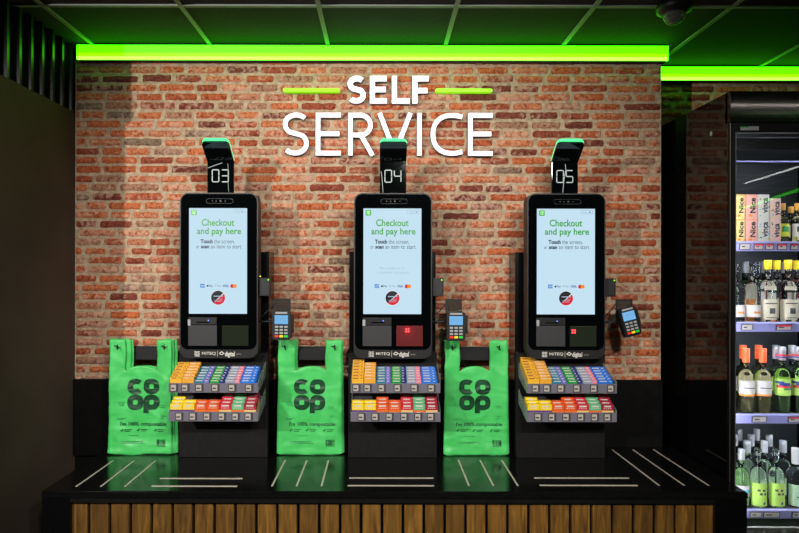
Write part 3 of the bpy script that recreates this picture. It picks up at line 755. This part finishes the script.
# ---------------------------------------------------------------- dome camera
dc=thing('dome_camera','small dark dome security camera on the ceiling above the fridge side','camera',(wx(673.5,2.64),2.64,CEIL-.0068))
MB().lathe([(0,0),(.066,0),(.072,-.012),(.070,-.034),(.048,-.046),(.0,-.046)],seg=32).build('base', M['blackmat'], dc)
MB().lathe([(.046*math.cos(a),-.046-.044*math.sin(a)) for a in [math.pi/2*k/10 for k in range(10)]]+[(0,-.090)],seg=32).build('dome', mat('smoked_dome',(120,120,115),.03,spec=.8,alpha=.45), dc)
MB().lathe([(0,-.048),(.026,-.05),(.028,-.066),(.015,-.078),(0,-.08)],seg=20).build('lens', M['printer'], dc)

# ---------------------------------------------------------------- fridge
K=.9686; FX=1.495; FR=2.30; YD=2.683; FT=CZ+.768
fr=thing('drinks_fridge','tall black upright drinks fridge with glass door, lit shelves of bottles, right of the counter','fridge',((FX+FR)/2,YD,0))
hx=(FR-FX)/2; fb=.735
def FXl(px,Y): return wx(px,Y)-(FX+FR)/2
MB().box(-hx,-hx+.025,.0,fb,.02,FT-.0,bev=.002).build('side_wall', M['fridgeside'], fr)
box('side_wall', M['fridgeside'], fr, hx-.03,hx,0,fb,.02,FT,bev=.002)
box('back_wall', M['fridgein'], fr, -hx+.0255,hx-.031,fb-.03,fb,.02,FT-.03)
box('top_cover', M['frame'], fr, -hx+.0255,hx-.031,.02,fb,FT-.028,FT)
box('inner_ceiling', M['fridgein'], fr, -hx+.0255,hx-.031,.045,fb-.031,CZ+0.5812,CZ+0.6005)
box('base_box', M['grille'], fr, -hx+.0255,hx-.031,.02,fb-.031,.02,CZ-1.1623)
prof=[]
z0=CZ+0.6344; z1=FT
for k in range(13):
    u=k/12; prof.append((-.0165-.006*math.sin(math.pi*u), z0+(z1-z0)*u))
MB().prism(prof+[(.019,z1),(.019,z0)],-hx,hx,axis='X').build('header', M['steel'], fr)
for sg in (-1,1): box('added_pillar_light', M['led'], fr, *sorted((sg*(hx-.0255-(.006 if sg>0 else 0)),sg*(hx-.0295-(.006 if sg>0 else 0)))),.018,.045,CZ-1.10,CZ+.55)  # unseen LED strips added behind the door frame to brighten the bottles
box('header_end', M['fridgeside'], fr, -hx-.0012,-hx-.0002,-.0225,.0,z0,z1)
dr=MB().box(-hx,-hx+.024,-.016,-.001,.12,CZ+0.6315,bev=.002).box(hx-.04,hx,-.016,-.001,.12,CZ+0.6315,bev=.002).box(-hx+.024,hx-.04,-.016,-.001,CZ+0.5908,CZ+0.6315,bev=.002).box(-hx+.024,hx-.04,-.016,-.001,.12,.17,bev=.002).build('door', M['frame'], fr)
MB().box(-hx+.0245,-hx+.0275,-.0175,-.004,.17,CZ+0.5908).box(-hx+.0275,hx-.04,-.0175,-.004,CZ+0.5870,CZ+0.5904).build('door_edge', M['trim'], dr)
MB().box(-hx+.0005,-hx+.003,-.018,-.0162,.14,CZ+0.6296).build('door_edge', M['trim'], dr)
box('door_glass', M['doorglass'], dr, -hx+.028,hx-.041,-.012,-.008,.171,CZ+0.5860)
m=MB().use(M['key']).box(FXl(738,YD),FXl(756,YD),-.0185,-.0162,wz(130,YD)-.002,wz(126.6,YD)).use(M['p_green']).box(FXl(738,YD),FXl(746,YD),-.0188,-.0184,wz(127.9,YD),wz(126.6,YD)); m.build('rating_sticker', None, dr)
MB().lathe([(0,0),(.008,0),(.009,.002)],seg=16)
pl=MB(); pl.prism([((1.495*620/329-YD)+.0085*math.cos(2*math.pi*k/16), wz(133.2,(1.495*620/329))+.011*math.sin(2*math.pi*k/16)) for k in range(16)],-hx-.002,-hx+.0005,axis='X'); pl.build('round_plug', M['key'], fr)
# grille
gm=MB()
for k in range(70):
    x=-hx+.036+k*.0105; 
    if x<hx-.04: gm.box(x,x+.0055,.010,.0195,CZ-1.2592,CZ-1.1284)
gm.box(-hx+.0255,hx-.031,.008,.0195,CZ-1.1284,CZ-1.1187); gm.build('air_grille', M['grille'], fr)
SH=[CZ+0.1230, CZ-0.2373, CZ-0.6480, CZ-1.0732]
for i,z in enumerate(SH):
    sh=box('shelf', M['fridgein'], fr, -hx+.0255,hx-.031,.095,fb-.05,z-.008,z)
    rl=MB().prism([(.094,z-.040),(.086,z-.002),(.094,z+.004)],-hx+.0255,hx-.031,axis='X').build('shelf_rail', M['rail'], sh)
    tick={0:((739,750,0),(753.5,763,1),(765,773.5,1),(777,786.5,1),(790,798,1)),1:((741,752.5,0),(776,791.5,1)),2:((752,766.5,0),(788,800,1)),3:((750,762,0),(763.5,780,0),(792,803,0))}[i]
    for a,b,red in tick:
        Yt=YD+.085
        k=MB().prism([(.0895-.004,z-.034),(.0855-.004,z-.006),(.0865-.0005,z-.006),(.0905-.0005,z-.034)],FXl(a,Yt),FXl(b,Yt),axis='X').build('price_ticket', M['ticketframe'], sh)
        mb=MB(); a2,b2=a+.8,b-.8
        mb.use(M['ticket']).prism([(.0847,z-.031),(.0812,z-.009),(.0816,z-.009),(.0851,z-.031)],FXl(a2,Yt),FXl(b2,Yt),axis='X')
        if red: mb.use(M['p_red']).prism([(.0820,z-.016),(.0809,z-.009),(.0811,z-.009),(.0823,z-.016)],FXl(a2,Yt),FXl(b2,Yt),axis='X')
        mb.use(M['dark']).box(FXl(a2+1.5,Yt),FXl(a2+(b2-a2)*.5,Yt),.0815,.0822,z-.022,z-.0175); mb.build('ticket_paper', None, k)
    if i>0: box('shelf_light', M['led'], sh, -hx+.033,hx-.033,.10,.112,SH[i-1]-.016,SH[i-1]-.0085)
box('cabinet_light', M['led'], fr, -hx+.05,hx-.05,.075,.09,CZ+0.5734,CZ+0.5807)
box('canopy_lip', M['frame'], fr, -hx+.0255,hx-.031,.050,.056,CZ+0.5279,CZ+0.5807)
box('light_bar', M['rail'], fr, -hx+.0255,hx-.031,.30,.306,CZ+0.5182,CZ+0.5240)

def lathe_mesh(parts):
    return parts
def bottle(name, X, Y, z, r, H, glass, cap, label, cat, grp, lab=None, capz=.2, style=0, prints=None):
    r*=K; H*=K
    if lab: lab=(lab[0]*K,lab[1]*K,lab[2])
    if prints: prints=[(a*K,b*K,c,d,e) for a,b,c,d,e in prints]
    t=thing(name, label, cat, (X,Y,z+.0005), group=grp)
    sh=H*.52; nk=r*.36
    prof=[(0,0),(r*.92,0),(r,.004),(r,sh)]+[(nk+(r-nk)*math.cos(a), sh+H*.16*math.sin(a)) for a in [math.pi/2*k/6 for k in range(1,7)]]+[(nk,H*.90),(nk*1.15,H*.91),(nk*1.15,H*.995),(0,H*.995)]
    MB().lathe(prof,seg=20).build('glass_body', glass, t)
    if cap: MB().lathe([(nk*1.25,H*(1-capz)),(nk*1.28,H*.93),(nk*1.28,H+.001),(0,H+.0015)],seg=18).build('cap', cap, t)
    if lab:
        a,b,mt=lab; MB().lathe([(r+.0008,a),(r+.0008,b)],seg=14,a0=math.radians(180+8),a1=math.radians(360-8)).build('label', mt, t)
        if prints:
            for (p0,p1,g0,g1,mm) in prints:
                MB().lathe([(r+.0014,p0),(r+.0014,p1)],seg=10,a0=math.radians(g0),a1=math.radians(g1)).build('label_print', mm, t)
    return t
capO=mat('orange_cap',(232,96,50),.4); capY=mat('yellow_foil',(235,205,30),.4); capS=mat('silver_cap',(170,172,170),.35,metal=.4); capW=mat('white_cap',(228,228,224),.4); capG=mat('gold_cap',(215,160,70),.35,metal=.3)
labW=mat('white_label',(236,232,226),.6); labC=mat('cream_label',(236,228,200),.6); labG=mat('lime_label',(176,214,96),.6); labY=mat('yellow_green_label',(210,220,60),.6); labM=mat('pale_mint_label',(196,226,190),.6); labR=mat('wine_red_label',(120,24,34),.5)
inkR=mat('label_red',(190,40,50),.6); inkB=mat('label_blue',(40,60,130),.6); inkGn=mat('label_green',(30,120,60),.6); inkD=mat('label_dark',(70,70,66),.6); inkO=mat('label_orange',(226,140,60),.6); inkC=mat('label_cyan',(90,190,205),.6)
Y1=2.828
def bx(px,Y=Y1): return wx(px,Y)
# shelf 1: boxed wines stacked two high, then small bottles
cols=[('yellow_carton_a',736.2,(238,214,140),'Nice',4.4,.111),('pink',747.5,(232,172,156),'Nice',5.4,.111),('white',759.6,(228,226,214),'vinca',5.4,.111),('blush',771.2,(236,196,184),'vinca',5.2,.102)]
names=['pale yellow drinks carton at far left of top shelf','salmon pink drinks carton lettered Nice on top shelf','white floral drinks carton lettered vinca on top shelf','blush pink drinks carton lettered vinca on top shelf']
for (k,px,colr,txt,hw,hh),nm in zip(cols,names):
    mt=mat('carton_'+k,colr,.5); w2=hw/219.5; hh*=K
    for lv in (0,1):
        z=SH[0]+.0005+lv*(hh+.0008)
        t=thing('wine_carton', nm+(', upper of two stacked' if lv else ', lower of two stacked'), 'carton', (bx(px),Y1-.03,z), group='drinks cartons on the top fridge shelf')
        MB().box(-w2,w2,0,.09,0,hh,bev=.0015).build('box_body', mt, t)
        MB().text(txt,-w2*.35,w2*.72,hh*.22,hh*.86,-.0006,.03,rot=True).build('lettering', M['dark'], t)
        if txt=='vinca':
            m=MB(); rr=random.Random(px+lv)
            for q in range(9): 
                m.use([labY,inkGn,inkC][q%3]).disc(-w2*.72+rr.uniform(0,w2*.3)+(w2*1.35 if q%4==0 else 0),rr.uniform(.008,hh-.008),.0032,-.0006,-.0001,8)
            m.build('floral_print', None, t)
        else: MB().box(-w2*.9,w2*.9,-.0005,0,hh*.93,hh*.96).box(-w2*.6,w2*.1,-.0005,0,hh*.07,hh*.16).build('carton_band', inkO, t)
for px,Y,H,lb,nm in ((782.3,Y1,.183,labY,'small bottle with gold cap and yellow green label, right of the cartons'),(797,Y1,.183,labW,'small bottle with gold cap and white label at the frame edge of top shelf'),(790.5,2.923,.178,labC,'small gold capped bottle standing behind the yellow green labelled bottle'),(803,2.923,.178,labC,'small gold capped bottle behind, at the right end of top shelf')):
    bottle('wine_bottle',wx(px,Y),Y,SH[0],.0265,H,M['wineglass'],capG,nm,'bottle','bottles on the top fridge shelf',(.028,.088,lb),.16,prints=[(.05,.075,235,300,inkD if lb is not labY else inkGn)] if Y<2.9 else None)
# shelf 2
G='bottles on the second fridge shelf'
for px,nm,q in ((767.7,'clear wine bottle with yellow foil and cream label, left one in front on second shelf',0),(787.8,'clear wine bottle with yellow foil and cream label, by the frame edge on second shelf',0)):
    t=bottle('wine_bottle',bx(px),Y1,SH[1],.0365,.289,M['clearglass'],capY,nm,'bottle',G,(.012,.106,labC),.145,prints=[(.040,.066,250,290,inkD),(.085,.09,225,315,inkD),(.020,.023,230,310,inkD)])
    MB().lathe([((.0365*.98+.0012)*K,.150*K),(.030*K,.168*K)],seg=10,a0=math.radians(215),a1=math.radians(325)).build('neck_label', labC, t)
for px,nm in ((736.5,'clear wine bottle with low white label, cut by the door frame on second shelf'),(752.3,'clear wine bottle with low white label, second from the door frame on second shelf')):
    bottle('wine_bottle',bx(px),Y1,SH[1],.034,.272,M['clearglass'],None,nm,'bottle',G,(.024,.080,labW),prints=[(.040,.05,250,300,inkO)])
for px,cp,nm in ((757,None,'bottle behind the white labelled pair on second shelf'),(776.5,capY,'yellow foiled bottle in the second row on second shelf'),(797,capY,'yellow foiled bottle in the second row at right of second shelf')):
    bottle('wine_bottle',wx(px,2.933),2.933,SH[1],.0365,.289,M['clearglass'],cp,nm,'bottle',G,(.012,.106,labC if cp else inkO),.145)
for k,px in enumerate((745,765,785,800)):
    bottle('wine_bottle',wx(px,3.053),3.053,SH[1],.0365,.285,M['greenglass'],capS,('dark bottle with wine red label in the back row, '+['leftmost','second from left','third from left','rightmost'][k]+' on second shelf'),'bottle',G,(.05,.13,labR if k>2 else labC),.2)
# shelf 3
G='bottles on the third fridge shelf'
for k,px in enumerate((746,762.8)):
    bottle('wine_bottle',bx(px),Y1,SH[2],.0355,.297,M['wineglass'],capO,['pale wine bottle with orange cap and white label nearest the door frame','pale wine bottle with orange cap and white label, right of its twin'][k],'bottle',G,(.088,.150,labW),.215,prints=[(.080,.088,190,350,inkO),(.115,.119,225,315,inkD)])
for k,px in enumerate((782,798.5)):
    bottle('wine_bottle',bx(px),Y1,SH[2],.0355,.305,M['greenglass'],capS,['green bottle with red and blue slanted label, left of the striped pair','green bottle with red and blue slanted label at the frame edge'][k],'bottle',G,(.082,.160,labG),.2,prints=[(.138,.148,190,250,inkB),(.128,.142,220,300,inkB),(.118,.130,200,320,inkR),(.108,.118,250,345,inkGn),(.266,.274,190,350,inkR),(.258,.264,190,350,inkB)])
for k,(px,gl,cp) in enumerate(((743,'wineglass',capO),(758.5,'wineglass',capO),(776,'greenglass',capS),(792,'greenglass',capS))):
    bottle('wine_bottle',wx(px,2.933),2.933,SH[2],.0355,.299,M[gl],cp,['orange capped bottle in second row, nearest the door frame, third shelf','orange capped bottle in second row, behind the orange pair, third shelf','silver capped green bottle in second row, left one, third shelf','silver capped green bottle in second row, right one, third shelf'][k],'bottle',G,(.08,.15,labW if k<2 else labG),.215)
# shelf 4
G='bottles on the lowest fridge shelf'
for k,px in enumerate((758.3,776)):
    bottle('wine_bottle',bx(px),Y1,SH[3],.0355,.268,M['clearglass'],None,['uncapped clear bottle with lime label, left of the lime pair','uncapped clear bottle with lime label, right of the lime pair'][k],'bottle',G,(.006,.112,labG),prints=[(.075,.085,235,255,inkD),(.075,.085,270,290,inkD),(.058,.068,250,270,inkD),(.058,.068,280,300,inkD),(.014,.026,275,290,inkB)])
bottle('wine_bottle',bx(741.5),Y1,SH[3],.0335,.262,M['greenglass'],capS,'green bottle with white and cyan label beside the door frame, lowest shelf','bottle',G,(.05,.10,labW),.18,prints=[(.066,.082,190,350,inkC)])
bottle('wine_bottle',bx(795.5),Y1,SH[3],.0355,.268,M['clearglass'],capW,'bottle with white cap and pale mint label, lowest shelf','bottle',G,(.006,.105,labM),.27,prints=[(.062,.090,262,272,inkGn),(.045,.052,245,295,inkGn)])
rown=['second row','third row','fourth row']
for r,Y in enumerate((2.933,3.038,3.14)):
    for k,X in enumerate((bx(741.5),bx(758.3),bx(776),bx(795.5))):
        bottle('wine_bottle',X+.012,Y,SH[3],.034,.272,M['clearglass'],capS if r or k%2 else capS,f"silver capped clear bottle in the {rown[r]} of the lowest shelf, {['leftmost','second from left','third from left','rightmost'][k]}",'bottle',G,(.02,.10,labM),.2)

# ---------------------------------------------------------------- room lamps out of frame, reflected in the fridge door
def lampbar(p0,p1,w,m,label,cat):
    mb=MB(); a=Vector(p0); b=Vector(p1); d=(b-a).normalized(); n=Vector((-d.y,d.x,0))*w/2
    mb.prism([((a+n).x,(a+n).y),((b+n).x,(b+n).y),((b-n).x,(b-n).y),((a-n).x,(a-n).y)],a.z-.004,a.z,axis='Z')
    o=mb.build('ceiling_lamp', m); tag(o,label,cat)
lampbar((4.76,-2.8,CEIL-.007),(4.40,-.3,CEIL-.007),.05,M['tube'],'white tube light on the ceiling seen reflected in the fridge door','lamp')
lampbar((1.3,1.2,CEIL-.007),(3.6,1.2,CEIL-.007),.03,mat('slim_tube_light',(255,255,255),.5,emit=(255,255,255),es=15),'white tube light on the ceiling in front of the drinks fridge','lamp')
lampbar((6.65,-6.1,CEIL-.007),(5.6,-2.4,CEIL-.007),.12,M['tubegreen'],'green tube light on the ceiling seen reflected in the fridge door','lamp')

# ---------------------------------------------------------------- lights
def area(loc, target, sx_, sy_, power, col=(1,1,1)):
    l=bpy.data.lights.new('l','AREA'); l.shape='RECTANGLE'; l.size=sx_; l.size_y=sy_; l.energy=power; l.color=col
    o=bpy.data.objects.new('ceiling_light', l); C.objects.link(o); o.location=loc
    o.rotation_euler=(Vector(target)-Vector(loc)).to_track_quat('-Z','Y').to_euler(); return o
def spot(loc, target, ang, power, r, col=(1,1,1), blend=.5):
    l=bpy.data.lights.new('l','SPOT'); l.spot_size=math.radians(ang); l.spot_blend=blend; l.energy=power; l.shadow_soft_size=r; l.color=col
    o=bpy.data.objects.new('ceiling_spot', l); C.objects.link(o); o.location=loc
    o.rotation_euler=(Vector(target)-Vector(loc)).to_track_quat('-Z','Y').to_euler(); return o
W_=(1,.955,.90)
spot((-2.51,-.8,CZ+.97),(-.1,3.18,CZ-.30),52,390,.02,W_,.5)
for x,tx,e in ((-1.1,-.6,160),(.36,-.15,150),(.95,.2,210)):
    spot((x,-.45,CEIL-.06),(tx,3.18,CZ-.42),55,e,.09,W_,.5)
# red glow of the scanner lamp behind the middle kiosk's window
l=bpy.data.lights.new('l','POINT'); l.energy=.035; l.color=(1,.03,.04); l.shadow_soft_size=.006
o=bpy.data.objects.new('scanner_glow', l); C.objects.link(o); o.location=(KX[1]+.068,YP-.103,ZC+.619)
w=bpy.data.worlds.new('w'); bpy.context.scene.world=w; w.use_nodes=True
w.node_tree.nodes['Background'].inputs[0].default_value=(.6,.65,.7,1); w.node_tree.nodes['Background'].inputs[1].default_value=.012

# ---------------------------------------------------------------- camera
cam=bpy.data.cameras.new('camera'); co=bpy.data.objects.new('camera',cam); C.objects.link(co)
cam.sensor_fit='HORIZONTAL'; cam.sensor_width=36; cam.lens=36*F/799
cam.shift_x=(399.5-VX)/799; cam.shift_y=(VY-266.5)/799
co.location=(0,0,CZ); co.rotation_euler=(math.radians(90),math.radians(-.11),0)
cam.clip_start=.05
s=bpy.context.scene; s.camera=co
s.view_settings.view_transform='Standard'; s.view_settings.look='None'; s.view_settings.exposure=0; s.view_settings.gamma=1
